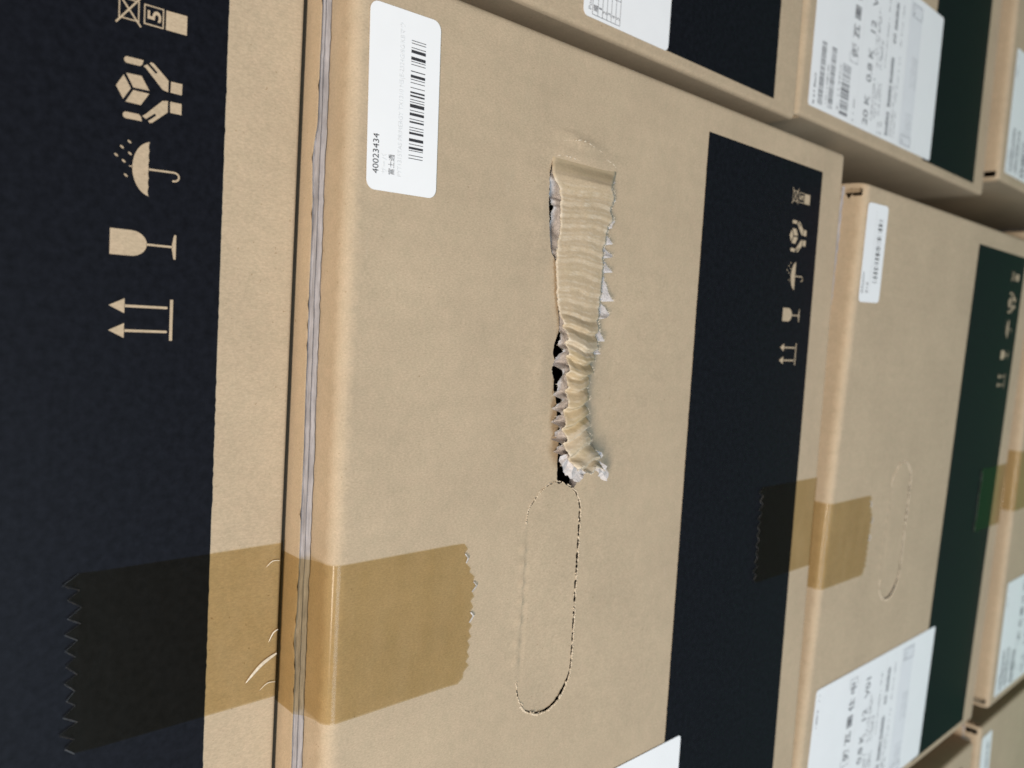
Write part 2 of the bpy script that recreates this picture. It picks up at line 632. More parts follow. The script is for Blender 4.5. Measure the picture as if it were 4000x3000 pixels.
def sym_stack():
    a = Acc()
    y = YS
    a.poly([(-26.35, 33.5), (-26.45, 38.85), (-31.25, 38.85), (-31.25, 33.5)], y)
    for z0, x0, x1, z1 in ((39.4, -31.25, -26.35, 44.3), (45.4, -31.3, -26.2, 50.3)):
        w = 0.3
        a.bar(x0, z0, x1, z0 + w, y)
        a.bar(x0, z1 - w, x1, z1, y)
        a.bar(x0, z0 + w, x0 + w, z1 - w, y)
        a.bar(x1 - w, z0 + w, x1, z1 - w, y)
    a.line((-32.6, 50.9), (-25.0, 44.9), 0.42, y - 0.03)
    a.line((-32.3, 45.0), (-25.0, 51.0), 0.42, y - 0.06)
    v, f = text_mesh('5', 4.6, -30.2, 40.2, y, None, '5', width=2.6, bold=0.09)
    a.add(v, f)
    return a


def band():
    r = random.Random(3)
    a = Acc()
    x0, x1, z0, z1 = -377.0, -13.1, 22.5, 123.7
    xs = np.arange(x0, x1, 1.3)
    j = lambda: r.choice((0, 0, 0.06, 0.16)) * r.random() * 1.4
    bot = [(x, z0 - j()) for x in xs] + [(x1, z0)]
    top = [(x1, z1)] + [(x, z1 + j()) for x in xs[::-1]]
    n = len(bot)
    v = [(x, YI, z) for x, z in bot] + [(x, YI, z) for x, z in top[::-1]]
    a.add(v, [(i, i + 1, n + i + 1, n + i) for i in range(n - 1)])
    return a


# ---- labels
YL = -0.40


def rounded(x0, z0, x1, z1, r, y):
    a = Acc()
    pts = arc(x1 - r, z1 - r, r, r, 0, 90, 6) + arc(x0 + r, z1 - r, r, r, 90, 180, 6) + arc(x0 + r, z0 + r, r, r, 180, 270, 6) + arc(x1 - r, z0 + r, r, r, 270, 360, 6)
    a.poly(pts, y)
    n = len(pts)
    fr = a.v[:]
    a.add(fr + [(x, y + 0.12, z) for x, _, z in fr], [(i, n + i, n + (i + 1) % n, (i + 1) % n) for i in range(n)])
    return a


BARS = [(1297, 6), (1272, 6), (1233, 6), (1212, 20), (1181, 6), (1146, 26), (1091, 20), (1066, 6), (1044, 6), (1000, 15), (976, 6), (936, 24), (906, 6), (868, 30),
        (838, 6), (818, 6), (788, 15), (760, 15), (722, 6), (682, 6), (656, 6), (630, 24), (590, 8), (536, 6), (512, 6), (486, 27), (431, 27), (402, 6), (366, 6), (345, 6)]


LAB_Z = 265.6


def bend(acc):
    acc.v = [(x, y + prof(z + LAB_Z)[0], z) for x, y, z in acc.v]
    return acc


def rounded_grid(x0, z0, x1, z1, r, y):
    a = rounded(x0, z0, x1, z1, r, y)
    n = len(a.v) // 3
    rim = [(p[0], p[2]) for p in a.v[:n]]
    grid = [(x0 + (x1 - x0) * i / 12, z0 + (z1 - z0) * j / 24) for i in range(1, 12) for j in range(1, 24)]
    grid = [g for g in grid if inside(g, rim)]
    vo, eo, fo, _, _, _ = delaunay_2d_cdt([Vector(p) for p in rim + grid], [(i, (i + 1) % n) for i in range(n)], [], 0, 1e-5)
    fs = []
    for f in fo:
        p, q, t = (vo[i] for i in f)
        ar = (q.x - p.x) * (t.y - p.y) - (t.x - p.x) * (q.y - p.y)
        if abs(ar) > 1e-7:
            fs.append(tuple(f) if ar > 0 else tuple(f[::-1]))
    b = Acc()
    b.add([(v.x, y, v.y) for v in vo], fs)
    b.add(a.v[n:], [tuple(i - n for i in f) for f in a.f[1:]])
    return b


def small_label():
    """white asset label: local frame 52 x 25 mm, returns list of (name, mesh, depth)"""
    paper = bend(rounded_grid(0, 0, 52.2, 24.9, 2.8, YL))
    blk, fade, half = Acc(), Acc(), Acc()
    y = YL - 0.07
    blk.add(*text_mesh('40023434', 2.9, 4.6, 21.0, y, None, '', width=11.2))
    fade.add(*text_mesh('サーバ', 2.2, 4.8, 18.3, y, None, '', width=5.6))
    half.add(*text_mesh('富士通', 2.3, 4.8, 15.7, y - 0.01, None, '', width=5.8, bold=0.03))
    fade.add(*text_mesh('PYT1315TAS PRIMERGY TX1310 M5(E-2324G/8G/KBマウ', 2.1, 4.7, 13.1, y, None, '', width=43.6))
    bar = Acc()
    for c, t in BARS:
        u = 10.2 + (1310 - c) / 970 * 34.3
        w = t / 970 * 34.3 * 0.95
        bar.bar(u - w / 2, 5.4, u + w / 2, 10.6, y)
    for q_ in (blk, fade, half, bar):
        bend(q_)
    return paper, [('lettering', blk, M_TEXT), ('faded_lettering', fade, M_FADE), ('maker_lettering', half, M_FADE2), ('barcode', bar, M_TEXT)]


def code_bars(a, x0, x1, z0, z1, y, seed, unit=0.33):
    r = random.Random(seed)
    x = x0
    while x < x1:
        w = unit * r.choice((1, 1, 1, 2, 3))
        a.bar(x, z0, min(x + w, x1), z1, y)
        x += w + unit * r.choice((1, 1, 2, 2))


def dashes(a, x0, x1, z, h, y, seed, dens=0.75):
    """rows too small to read: broken strokes"""
    r = random.Random(seed)
    x = x0
    while x < x1:
        w = r.uniform(0.35, 1.0)
        if r.random() < dens:
            t = r.uniform(0.5, 1.0)
            a.bar(x, z, min(x + w, x1), z + h * t, y)
            if r.random() < 0.5:
                a.bar(x + w * 0.3, z + h * t + 0.12, x + w * 0.6, z + h, y)
        x += w + r.uniform(0.15, 0.45)


def big_label():
    """shipping label, box coordinates"""
    paper = rounded(-375.6, 111.8, -279.6, 286.4, 2.0, YL)
    y = YL - 0.09
    bars, num, small, grey, pale = Acc(), Acc(), Acc(), Acc(), Acc()
    code_bars(bars, -372.8, -338.5, 270.9, 276.4, y, 1, 0.30)
    code_bars(bars, -372.4, -338.6, 258.9, 264.6, y, 2, 0.30)
    code_bars(bars, -372.8, -344.5, 239.8, 250.3, y, 5, 0.62)
    dashes(small, -374, -354, 279.9, 2.3, y, 11)
    dashes(small, -372, -350, 266.5, 2.0, y, 12, 0.6)
    dashes(small, -372, -346, 252.3, 1.8, y, 13, 0.45)
    num.add(*text_mesh('仮 瓦 圖 仕 中', 8.2, -338.2, 234.3, y, None, '', width=50.5, bold=0.16))
    for p, q in (((-341, 232.6), (-341, 242.6)), ((-285.2, 232.6), (-285.2, 242.6)), ((-341, 242.6), (-336, 242.6)), ((-341, 232.6), (-336, 232.6)), ((-290, 242.6), (-285.2, 242.6)), ((-290, 232.6), (-285.2, 232.6))):
        small.line(p, q, 0.35, y)
    num.add(*text_mesh('20 K   0.8 K   12   V01', 9.0, -372.4, 213.2, y, None, '', width=82, bold=0.12))
    dashes(small, -373.5, -359.5, 231.8, 1.6, y, 14)
    for k, (x0, x1, z, h) in enumerate(((-368, -343, 207.6, 2.0), (-366, -344, 203.8, 1.6), (-363, -344, 200.6, 1.6), (-363, -344, 197.8, 1.5), (-336, -319, 200.6, 1.5), (-336, -319, 203, 1.3), (-336, -302, 195.2, 1.5),
                                         (-336, -305, 206.6, 1.4), (-330, -318, 209.8, 1.6), (-316, -302, 208.8, 1.6), (-302, -290, 196, 1.2), (-316, -290.5, 175.6, 1.4), (-372, -354, 173.8, 1.2), (-350, -322, 175.0, 1.2),
                                         (-372, -340, 179.4, 1.2), (-372, -340, 177.2, 1.2), (-374, -366, 193, 1.5), (-374, -367, 197, 1.5))):
        dashes(small, x0, x1, z, h, y, 30 + k, 0.7)
    for k, (x0, x1) in enumerate(((-308, -291.5), (-340.5, -324.6), (-355, -342), (-372.6, -358))):
        dashes(bars, x0, x1, 183.4, 4.6, y, 60 + k, 1.0)
        grey.bar(x0, 184.2, x1, 187.2, y + 0.02)
    num.add(*text_mesh('60', 5.6, -316.6, 184.0, y, None, '', width=6.2, bold=0.1))
    pale.bar(-374, 146.6, -283.6, 166.5, y + 0.03)
    pale.bar(-374, 189.8, -283, 190.1, y)
    pale.bar(-374, 228.6, -283, 228.9, y)
    for x0, x1, z0, z1 in ((-336.4, -316.5, 147.6, 157.5), (-366.5, -352.6, 148, 160)):
        r = random.Random(int(-x0))
        for i in range(11):
            for j in range(7):
                if r.random() < 0.72:
                    u, v = x0 + (x1 - x0) * i / 11, z0 + (z1 - z0) * j / 7
                    grey.bar(u, v, u + (x1 - x0) / 11 * r.uniform(0.5, 0.95), v + (z1 - z0) / 7 * r.uniform(0.4, 0.9), y)
    for x0, x1 in ((-292.6, -285.0), (-373.2, -367.6)):
        for p, q in (((x0, 147.6), (x1, 147.6)), ((x1, 147.6), (x1, 163)), ((x1, 163), (x0, 163)), ((x0, 163), (x0, 147.6))):
            small.line(p, q, 0.4, y - 0.02)
        dashes(small, x0 + 1, x1 - 1, 159.5, 1.6, y - 0.02, int(-x0) + 5)
    dashes(small, -303, -283.5, 281.6, 1.5, y, 91, 0.5)
    return paper, [('barcodes', bars, M_GREY), ('lettering', num, M_GREY), ('fine_print', small, M_GREY), ('grey_print', grey, M_LGREY), ('shaded_panel', pale, plain('label_panel_tint', (0.78, 0.79, 0.81), 0.6, 0.2, 0.02, 60, 0.0))]


def table_label():
    paper = rounded(-377.4, 113.6, -285.0, 169.0, 2.6, YL)
    y = YL - 0.09
    a = Acc()
    z = [163.8, 160.6, 157.8, 155.1, 152.4, 149.7, 146.9]
    for zz in z:
        a.bar(-376.0, zz - 0.13, -330, zz + 0.13, y)
    for x in (-376.0, -366.5, -330.0):
        a.bar(x - 0.13, 146.9, x + 0.13, 163.8, y - 0.01)
    for k in range(5):
        a.add(*text_mesh(str(k + 1), 2.9, -374.2, z[k + 2] + 0.4, y, None, '', width=1.2 if k else 0.6))
    a.add(*text_mesh('順', 2.8, -374.6, 160.9, y, None, '', width=2.6, bold=0.05))
    a.add(*text_mesh('Pos', 2.4, -374.8, 164.5, y, None, '', width=4.2))
    return paper, [('table_print', a, M_GREY)]


# ---- tape
def tape_mesh(path, x_at, end_row, name='tape', seed=1, per=3.5, amp=1.0, end_shape=None, y_off=0.0):
    """sheet along path [(y,z)..]; the first row carries the saw-cut edge; x_at(k,t) slants the sides"""
    r = random.Random(seed)
    ncol = 2 * int(48 / per) + 1
    v, f = [], []
    teeth = []
    for k, (y, z) in enumerate(path):
        for c in range(ncol):
            t = c / (ncol - 1)
            x = x_at(t, z)
            zz, yy = z, y
            if k == 0:
                b = end_shape(t) if end_shape else 0
                zz = z + b + (amp * r.uniform(0.6, 1.1) if c % 2 else -amp * r.uniform(-0.1, 0.25)) * end_row
                x += r.uniform(-0.3, 0.3)
                yy = y - (0.25 if c % 2 else 0.0)
                teeth.append((x, yy - 0.02, zz))
            elif k == 1 and end_shape:
                zz = z + end_shape(t)
            v.append((x, yy, zz))
    for k in range(len(path) - 1):
        for c in range(ncol - 1):
            i = k * ncol + c
            q = (i, i + 1, i + ncol + 1, i + ncol)
            f.append(q[::-1] if end_row > 0 else q)
    return mesh_of(name, v, f, M_TAPE, True), teeth


def teeth_line(teeth, wd, seed, keep):
    r = random.Random(seed)
    a = Acc()
    on = True
    for i, (p, q) in enumerate(zip(teeth, teeth[1:])):
        if i % 2 == 0:
            on = r.random() < keep
        if not on:
            continue
        w = wd * r.uniform(0.6, 1.4)
        a.add([p, q, (q[0], q[1] - 0.35, q[2] + w), (p[0], p[1] - 0.35, p[2] + w)], [(0, 1, 2, 3)])
    return a.mesh('saw_cut_edge', M_TEETH)


XL, XR = -219.6, -171.6
TOP_PATH = [(-0.42, 242.5), (-0.42, 247.0), (-0.42, 258), (-0.42, 275), (-0.42, 287)]
for k_ in range(0, 9):
    a_ = math.pi / 2 * k_ / 8 * 0.86
    TOP_PATH.append((RB - (RB + 0.4) * math.cos(a_), HB - RB + (RB + 0.4) * math.sin(a_)))
TOP_PATH += [(6.2, HB + 0.5), (9.4, HB + 1.3), (11.5, HB + 2.8), (12.6, HB + FT + 0.25), (15, HB + FT + 0.12), (18.6, HB + FT + 0.12), (32, HB + FT + 0.12)]
BOT_PATH = [(-0.42, 56.6), (-0.42, 51.5), (-0.42, 38), (-0.42, 22), (-0.42, 8), (-0.42, 3), (-0.42, 1.4), (-0.1, 0.4), (0.9, -0.6), (3.0, -1.2), (6.8, -1.9)]


def top_end(t):
    # t=0 left side ... 1 right side (world); the cut runs a little crooked
    return float(np.interp(t, [0, 0.10, 0.3, 0.55, 0.72, 0.86, 1.0], [4.0, 0.8, 0.4, 0.0, -0.6, 3.4, 4.2]))


# ------------------------------------------------------------------ assemble template meshes
RING_A = slot_ring(5, 0.5, 1.0, 5.0)
FP_A, FLAP_A = front_panel(RING_A, None, 12.0)
FIB_A = cut_fibres(RING_A, 9, 0.9)

T = {}
a = Acc(); a.box(-3.5, -0.02, 2.25, DEPTH, 0.5, HB - 7.5); T['side_right'] = a.mesh('side_panel', M_KRAFT)
a = Acc(); a.box(-W + 0.02, -W + 3.5, 2.25, DEPTH, 0.5, HB - 7.5); T['side_left'] = a.mesh('side_panel', M_KRAFT)
a = Acc(); a.box(-W + 3.6, -3.6, DEPTH - 4, DEPTH - 0.1, 0.4, HB - 0.4); T['back'] = a.mesh('back_panel', M_KRAFT)
a = Acc(); a.box(-W + 1.6, -1.6, 7.0, DEPTH - 4.2, -2.16, 0.35); T['bottom'] = a.mesh('bottom_panel', M_KRAFT)
a = Acc(); a.box(-W + 0.3, -0.3, 28.2, DEPTH - 4.2, HB - 4.0, HB - 0.2); T['top'] = a.mesh('top_panel', M_KRAFT)


def top_flap(seed, torn):
    """outer closing flap: kraft skin above, raw torn edge facing the front"""
    r = random.Random(seed)
    top, edge = Acc(), Acc()
    xs = np.linspace(-W + 1.5, -1.5, 190)
    pv, ev = [], []
    ph = [r.uniform(0, 6) for _ in range(4)]
    for x in xs:
        j = 0.14 * math.sin(x / 19 + ph[0]) + 0.08 * math.sin(x / 5.1 + ph[1]) + r.uniform(-0.10, 0.10)
        jt = 0.0
        if torn:                                         # the top liner has torn back along most of the edge
            jt = 1.0 / (1 + math.exp((x + 47) / 1.2)) + 0.9 * gauss(x, 0, -55, 0, 7, 1) + 1.0 * gauss(x, 0, -197, 0, 5, 1)
        y = FLAP_Y + j
        jl = r.uniform(-0.2, 0.25)
        pv += [(x, y - 0.15 + jt, HB + FT - 0.1 + (0.25 if r.random() < 0.2 else 0)), (x, y + 0.5 + jt, HB + FT), (x, FLAP_Y + 70, HB + FT), (x, DEPTH - 5, HB + FT)]
        dent = r.uniform(0, 0.25)
        ev += [(x, y - 0.10 + jt, HB + FT - 0.15), (x, y + 0.30 + dent + jt * 0.8, HB + FT - 0.8), (x, y + 0.1 + dent * 0.6, HB + FT * 0.62), (x, y + 0.55 + dent, HB + FT * 0.45), (x, y - 0.1 + jl, HB + 0.55 + jl * 0.5), (x, y + 0.4, HB + 0.08)]
    n = len(xs)
    pf = [(4 * i + k, 4 * i + 4 + k, 4 * i + 5 + k, 4 * i + 1 + k) for i in range(n - 1) for k in range(3)]
    ef = [(6 * i + k + 1, 6 * i + 7 + k, 6 * i + 6 + k, 6 * i + k) for i in range(n - 1) for k in range(5)]
    return mesh_of('top_flap', pv, pf, M_KRAFT), mesh_of('raw_edge', ev, ef, M_RAW)


TF_A = top_flap(21, False)
TF_C = top_flap(22, True)

T['band'] = band().mesh('printed_band', M_INK)
SYM = [('stacking_limit_symbol', sym_stack()), ('handle_with_care_symbol', sym_hands()), ('keep_dry_symbol', sym_umbrella()), ('fragile_symbol', sym_glass()), ('this_side_up_symbol', sym_arrows())]
SYM = [(n, s.mesh(n, M_PRINT)) for n, s in SYM]

sp, sl = small_label()
SP = sp.mesh('address_label', M_PAPER)
SL = [(n, m_.mesh(n, mat)) for n, m_, mat in sl]
bp_, bl_ = big_label()
BP = bp_.mesh('shipping_label', M_PAPER)
BL = [(n, m_.mesh(n, mat)) for n, m_, mat in bl_]
tp_, tl_ = table_label()
TP = tp_.mesh('table_label', M_PAPER)
TL = [(n, m_.mesh(n, mat)) for n, m_, mat in tl_]

xat = lambda t, z: XL + (XR - XL) * t
TT, tt_ = tape_mesh(TOP_PATH, xat, -1, 'tape', 4, 3.3, 1.2, top_end)
TTE = teeth_line(tt_, -0.32, 5, 0.45)
TB, tb_ = tape_mesh(BOT_PATH, lambda t, z: XL + 0.4 + (XR - XL) * t, 1, 'tape', 8, 4.3, 3.6)
TBE = teeth_line(tb_, 0.26, 6, 0.9)

# ------------------------------------------------------------------ setting
f = Acc(); f.add([(-1500, -1800, -1027.1), (1800, -1800, -1027.1), (1800, 460, -1027.1), (-1500, 460, -1027.1)], [(0, 1, 2, 3)])
o = part('floor', f.mesh('floor', M_FLOOR), None); o['kind'] = 'structure'
f = Acc(); f.add([(-1500, -165, -1026.9), (1800, -165, -1026.9), (1800, -55, -1026.9), (-1500, -55, -1026.9)], [(0, 1, 2, 3)])
o = part('green_reflector_strip', f.mesh('green_reflector_strip', M_GREEN), None); o['kind'] = 'structure'  # unseen strip, added and placed to give the lowest tape its green reflection
f = Acc(); f.add([(-1500, 455, -1025), (1800, 455, -1025), (1800, 455, 700), (-1500, 455, 700)], [(0, 1, 2, 3)])
o = part('back_light_blocker', f.mesh('back_light_blocker', M_BLOCKER), None); o['kind'] = 'structure'  # unseen plane added behind the cartons to keep light out of the gaps

# ------------------------------------------------------------------ the cartons
GROUP = 'kraft cartons stacked in columns'


def carton(label, x, y, z, yaw, fp=FP_A, flap=FLAP_A, fib=FIB_A, tf=TF_A, big=(BP, BL), small=(-61.6, 265.6, 0.022), sz=1.0, tape_top=True, table=False, tilt=0.0):
    e = bpy.data.objects.new('cardboard_box', None)
    COL.objects.link(e)
    e.empty_display_size = 0.05
    e.location = (x * MM, y * MM, z * MM)
    e.rotation_euler = (-tilt, 0, yaw)
    e.scale = (1, 1, sz)
    e['label'] = label
    e['category'] = 'box'
    e['group'] = GROUP
    part('front_panel', fp, e)
    h = part('hand_hole_flap', flap, e)
    part('cut_fibres', fib, h)
    part('side_panel', T['side_right'], e)
    part('side_panel', T['side_left'], e)
    part('back_panel', T['back'], e)
    part('bottom_panel', T['bottom'], e)
    part('top_panel', T['top'], e)
    t = part('top_flap', tf[0], e)
    part('raw_edge', tf[1], t)
    b = part('printed_band', T['band'], e)
    for n, m_ in SYM:
        part(n, m_, b)
    s = part('address_label', SP, e)
    s.location = (small[0] * MM, 0, small[1] * MM)
    s.rotation_euler = (0, -small[2], 0)
    for n, m_ in SL:
        part(n, m_, s)
    if table:
        g = part('table_label', TP, e)
        for n, m_ in TL:
            part(n, m_, g)
    else:
        g = part('shipping_label', big[0], e)
        for n, m_ in big[1]:
            part(n, m_, g)
    t = part('tape', TT, e)
    part('saw_cut_edge', TTE, t)
    t = part('tape', TB, e)
    part('saw_cut_edge', TBE, t)
    return e


U = carton('carton with the largest dark printed band and symbols, resting on the torn box', 101.1, 18.0, -117.4, -0.0111)
# air creases in the tape that wraps under the upper carton
a = Acc()
for (x0, z0), (x1, z1), wd in (((-205.5, 0.8), (-212.5, 10.5), 0.85), ((-198, 0.6), (-201.5, 3.6), 0.4), ((-176.5, 1.0), (-178.0, 5.5), 0.25), ((-214.5, 0.8), (-216.0, 6.0), 0.22)):
    p = catmull([(x0, z0), ((x0 + x1) / 2 + 1.0, (z0 + z1) / 2), (x1, z1)], 0.8)
    n = len(p)
    v = []
    for i, (x, z) in enumerate(p):
        w = wd * math.sin(math.pi * (0.12 + 0.88 * i / (n - 1))) ** 0.7
        v += [(x - w * 0.6, -0.5, z - w * 0.3), (x, -0.5 - w * 0.6, z), (x + w * 0.6, -0.5, z + w * 0.3)]
    a.add(v, [q for i in range(n - 1) for q in ((3 * i, 3 * i + 1, 3 * i + 4, 3 * i + 3), (3 * i + 1, 3 * i + 2, 3 * i + 5, 3 * i + 4))])
part('air_crease', a.mesh('air_crease', M_CREASE, True), [c for c in U.children if c.data == TB][0])

# ---- the torn carton
HOLE_UP = [(-39.8, 215.6), (-45.6, 216.9), (-48.1, 216.7), (-55.7, 216.7), (-59.9, 216.0), (-66.2, 215.2), (-72.5, 213.7), (-74.5, 212.0), (-76.6, 210.9), (-91.8, 208.6),
           (-95.3, 207.8), (-99.3, 207.2), (-104.5, 209.4), (-107.8, 209.8), (-110.4, 208.6), (-113.6, 210.0), (-117.5, 208.2), (-120.8, 208.2), (-123.0, 207.0), (-126.7, 205.8), (-129.4, 205.6), (-135.8, 204.1), (-142.3, 203.5),
           (-145.9, 203.9), (-152.8, 203.6), (-155.6, 203.6), (-156.2, 199.0), (-158.6, 194.9), (-157.0, 193.0), (-153.3, 192.2)]
LE = [(-39.8, 215.6), (-44.8, 215.2), (-47.6, 214.0), (-49.8, 211.6), (-53.1, 210.7), (-59.1, 210.5), (-63.4, 209.8), (-70.0, 210.8), (-76.6, 210.9), (-85.2, 209.8), (-91.8, 208.6), (-96.1, 206.6),
      (-100.1, 204.6), (-105.0, 203.9), (-108.1, 203.0), (-111.3, 203.3), (-114.0, 202.8), (-118.5, 203.0), (-123.1, 202.3), (-126.7, 202.6), (-131.3, 202.9), (-134.9, 203.5), (-138.7, 201.9), (-142.4, 201.9),
      (-146.2, 199.6), (-149.6, 197.6), (-152.4, 195.0)]
RGT = [(-38.7, 181.5), (-40.6, 181.7), (-42.5, 182.5), (-45.9, 183.6), (-49.7, 181.4), (-53.2, 183.6), (-57.6, 181.7), (-60.2, 184.3), (-66.8, 185.4), (-68.7, 186.3), (-76.5, 185.5), (-83.5, 186.0), (-90.5, 186.3),
       (-95.2, 186.9), (-100.8, 187.4), (-105.5, 187.6), (-111.1, 189.2), (-114.9, 189.9), (-117.7, 190.6), (-122.4, 190.9), (-127.0, 191.2), (-132.7, 189.9), (-136.5, 189.2), (-140.8, 187.8), (-143.8, 185.4),
       (-147.4, 182.2), (-151.4, 181.1)]
up_x, up_z = [-p[0] for p in LE], [p[1] for p in LE]
lo_x, lo_z = [-p[0] for p in RGT], [p[1] for p in RGT]


def jag(seed, pts, step, amp):
    r = random.Random(seed)
    out = []
    for p, q in zip(pts, pts[1:]):
        n = max(1, int(math.dist(p, q) / step))
        for k in range(n):
            t = k / n
            out.append((p[0] + (q[0] - p[0]) * t + r.uniform(-amp, amp), p[1] + (q[1] - p[1]) * t + r.uniform(-amp, amp)))
    out.append(pts[-1])
    return out


low_edge = [(x, z + 1.6) for x, z in RGT[::-1] if -148 < x < -42]
HOLE = jag(31, HOLE_UP + [(-150, 188.5)] + low_edge + [(-40.5, 184.5)], 1.1, 0.13)
RING_C = slot_ring(17, 0.4, 1.0, 5.2)
FP_C, FLAP_C = front_panel(RING_C, HOLE, 8.0)
FIB_C = cut_fibres(RING_C, 19, 0.8)
C = carton('carton in the middle with a long ragged tear peeled open beside its hand hole', 98.1, 0.0, -419.0, 0.0, FP_C, FLAP_C, FIB_C, TF_C)


def hgt(x):
    return float(np.interp(-x, [39, 41, 43, 45.5, 48, 51, 60, 75, 92, 102, 112, 125, 138, 146, 153], [0.0, 0.7, 2.6, 4.2, 3.4, 2.0, 2.6, 3.1, 3.2, 3.8, 4.8, 5.6, 5.6, 6.4, 8.4]))


def place(x, z, h, lower):
    """lift a point h mm off the board, keeping the torn strip's own width and run"""
    return (x - 0.0049 * (x + 97) * h, -h, z + (1.14 if lower else 1.03) * h)


sr = random.Random(12)
CR_D, CR_Y = [38.0, 45.0], [0.0, 0.0]
cr_ = random.Random(77)
while CR_D[-1] < 154:                                    # irregular cross folds where the liner buckled over the flutes
    lt = min(1, max(0, (CR_D[-1] - 88) / 14))
    ln_ = cr_.uniform(3.8, 5.8) * (1 - lt) + cr_.uniform(4.6, 6.6) * lt
    am_ = (0.42 + 1.75 * lt) * cr_.uniform(0.65, 1.2)
    CR_D += [CR_D[-1] + ln_ * 0.45, CR_D[-1] + ln_ * cr_.uniform(0.74, 0.84), CR_D[-1] + ln_]
    CR_Y += [am_ * 0.75, am_, 0.0]


def crumple(x, z, sc, seed=0.0):
    return mnoise.noise(Vector((x / sc, z / sc, seed)))


XS = np.arange(39.2, 152.0, 0.42)
NW = 22
verts, wear, gold = [], [], []
for i, d in enumerate(XS):
    x = -float(d)
    h = hgt(x)
    zu = float(np.interp(d, up_x, up_z)) + (sr.uniform(-0.22, 0.22) if d > 47 else 0)
    zl = float(np.interp(d, lo_x, lo_z)) + (sr.uniform(-0.22, 0.22) if d > 44 else 0)
    late = min(1, max(0, (d - 92) / 14))
    for k in range(NW + 1):
        w = k / NW                                       # 0 upper edge, 1 lower edge
        up = place(x, zu, h * (0.45 if d < 92 else 0.45 + 0.55 * min(1, (d - 92) / 10)), False)
        lo = place(x, zl, h, True)
        px = up[0] + (lo[0] - up[0]) * w
        pz = up[2] + (lo[2] - up[2]) * w
        py = up[1] + (lo[1] - up[1]) * w
        skew = 2.6 * late * math.sin(d / 19.0) * (w - 0.5) * 2 + 0.9 * math.sin(w * 5.0 + d / 13.0)
        u = (d + skew + 1.1 * math.sin(d / 6.1) + 0.7 * math.sin(d / 2.7 + 1)) / 4.25
        fr = u - math.floor(u)
        sharp = abs(math.sin(math.pi * u)) ** 0.62
        amp = 0.13 + 0.95 * late * (0.75 + 0.25 * math.sin(d / 5.3))
        if d < 50:
            amp *= max(0, (d - 46) / 4)
        cp = d + skew * 0.9 + 0.55 * crumple(px, pz, 3.0, 4.0)
        py -= float(np.interp(cp, CR_D, CR_Y)) + amp * 0.03 * sharp
        py -= (0.03 + 0.10 * late) * crumple(px * 1.6, pz * 0.7, 1.3) + (0.10 + 0.15 * late) * crumple(px, pz, 6.0, 9.0)
        ci = int(np.searchsorted(CR_D, cp))
        near = min(abs(cp - CR_D[max(0, ci - 1)]), abs(cp - CR_D[min(len(CR_D) - 1, ci)]))
        py -= (0.5 + 1.1 * late) * math.sin(math.pi * w) * min(1, (d - 39.2) / 8)
        if d > 146:                                      # frayed, curling end
            q = (d - 146) / 6
            px += q * 2.4 * math.sin(w * 9 + 1) * 0.45 + q * sr.uniform(-0.25, 0.25)
            py -= q * 0.8 * math.sin(w * 7)
        py += sr.uniform(-0.03, 0.03)
        crest = max(0.0, 1 - near / 0.45) * max(0.0, 0.42 + 1.0 * crumple(px * 0.5, pz, 2.0, 2.0))
        edge = max(0.0, 1 - w * NW / 1.2, 1 - (1 - w) * NW / 1.2) * (1 if d > 46 else 0.4) * max(0.15, 0.55 + 1.1 * crumple(d, w * 30, 1.2, 7.0))
        tip = max(0.0, (d - 150.3) / 1.5)
        if d < 47:
            crest = 0
        band_id = ci // 3
        tone = random.Random(band_id * 13 + 5).random()
        grey = late * max(0.0, tone - 0.55) * 1.0 + 0.12 * max(0, tone - 0.4)
        gt = random.Random(band_id * 29 + 1).random()
        gold.append(min(1.0, (0.25 + 0.75 * gt) * (0.15 + 0.75 * late) * (0.6 + 0.8 * abs(crumple(px, pz, 3.0, 11.0)))) if d > 44 else 0.3)
        verts.append((px, py, pz))
        wear.append(min(1.0, crest * 0.75 + edge * 1.1 + tip + grey))
nr = len(XS)
STRIP_V = list(verts)
faces = [(i * (NW + 1) + k, i * (NW + 1) + k + 1, (i + 1) * (NW + 1) + k + 1, (i + 1) * (NW + 1) + k) for i in range(nr - 1) for k in range(NW)]
# give the liner a real thickness of 0.35 mm
n0 = len(verts)
back = [(x, y + 0.35, z) for x, y, z in verts]
bf = [tuple(j + n0 for j in q[::-1]) for q in faces]
rim = [k for k in range(NW + 1)] + [i * (NW + 1) + NW for i in range(1, nr)] + [(nr - 1) * (NW + 1) + k for k in range(NW - 1, -1, -1)] + [i * (NW + 1) for i in range(nr - 2, 0, -1)]
rf = [(p, p + n0, q + n0, q) for p, q in zip(rim, rim[1:] + rim[:1])]
STRIP = part('torn_strip', mesh_of('torn_strip', verts + back, faces + bf + rf, M_STRIP, True, wear + [1.0] * n0, gold + [0.0] * n0), C)
STRIP['label'] = 'peeled strip of kraft liner with cross creases and a frayed curling end'

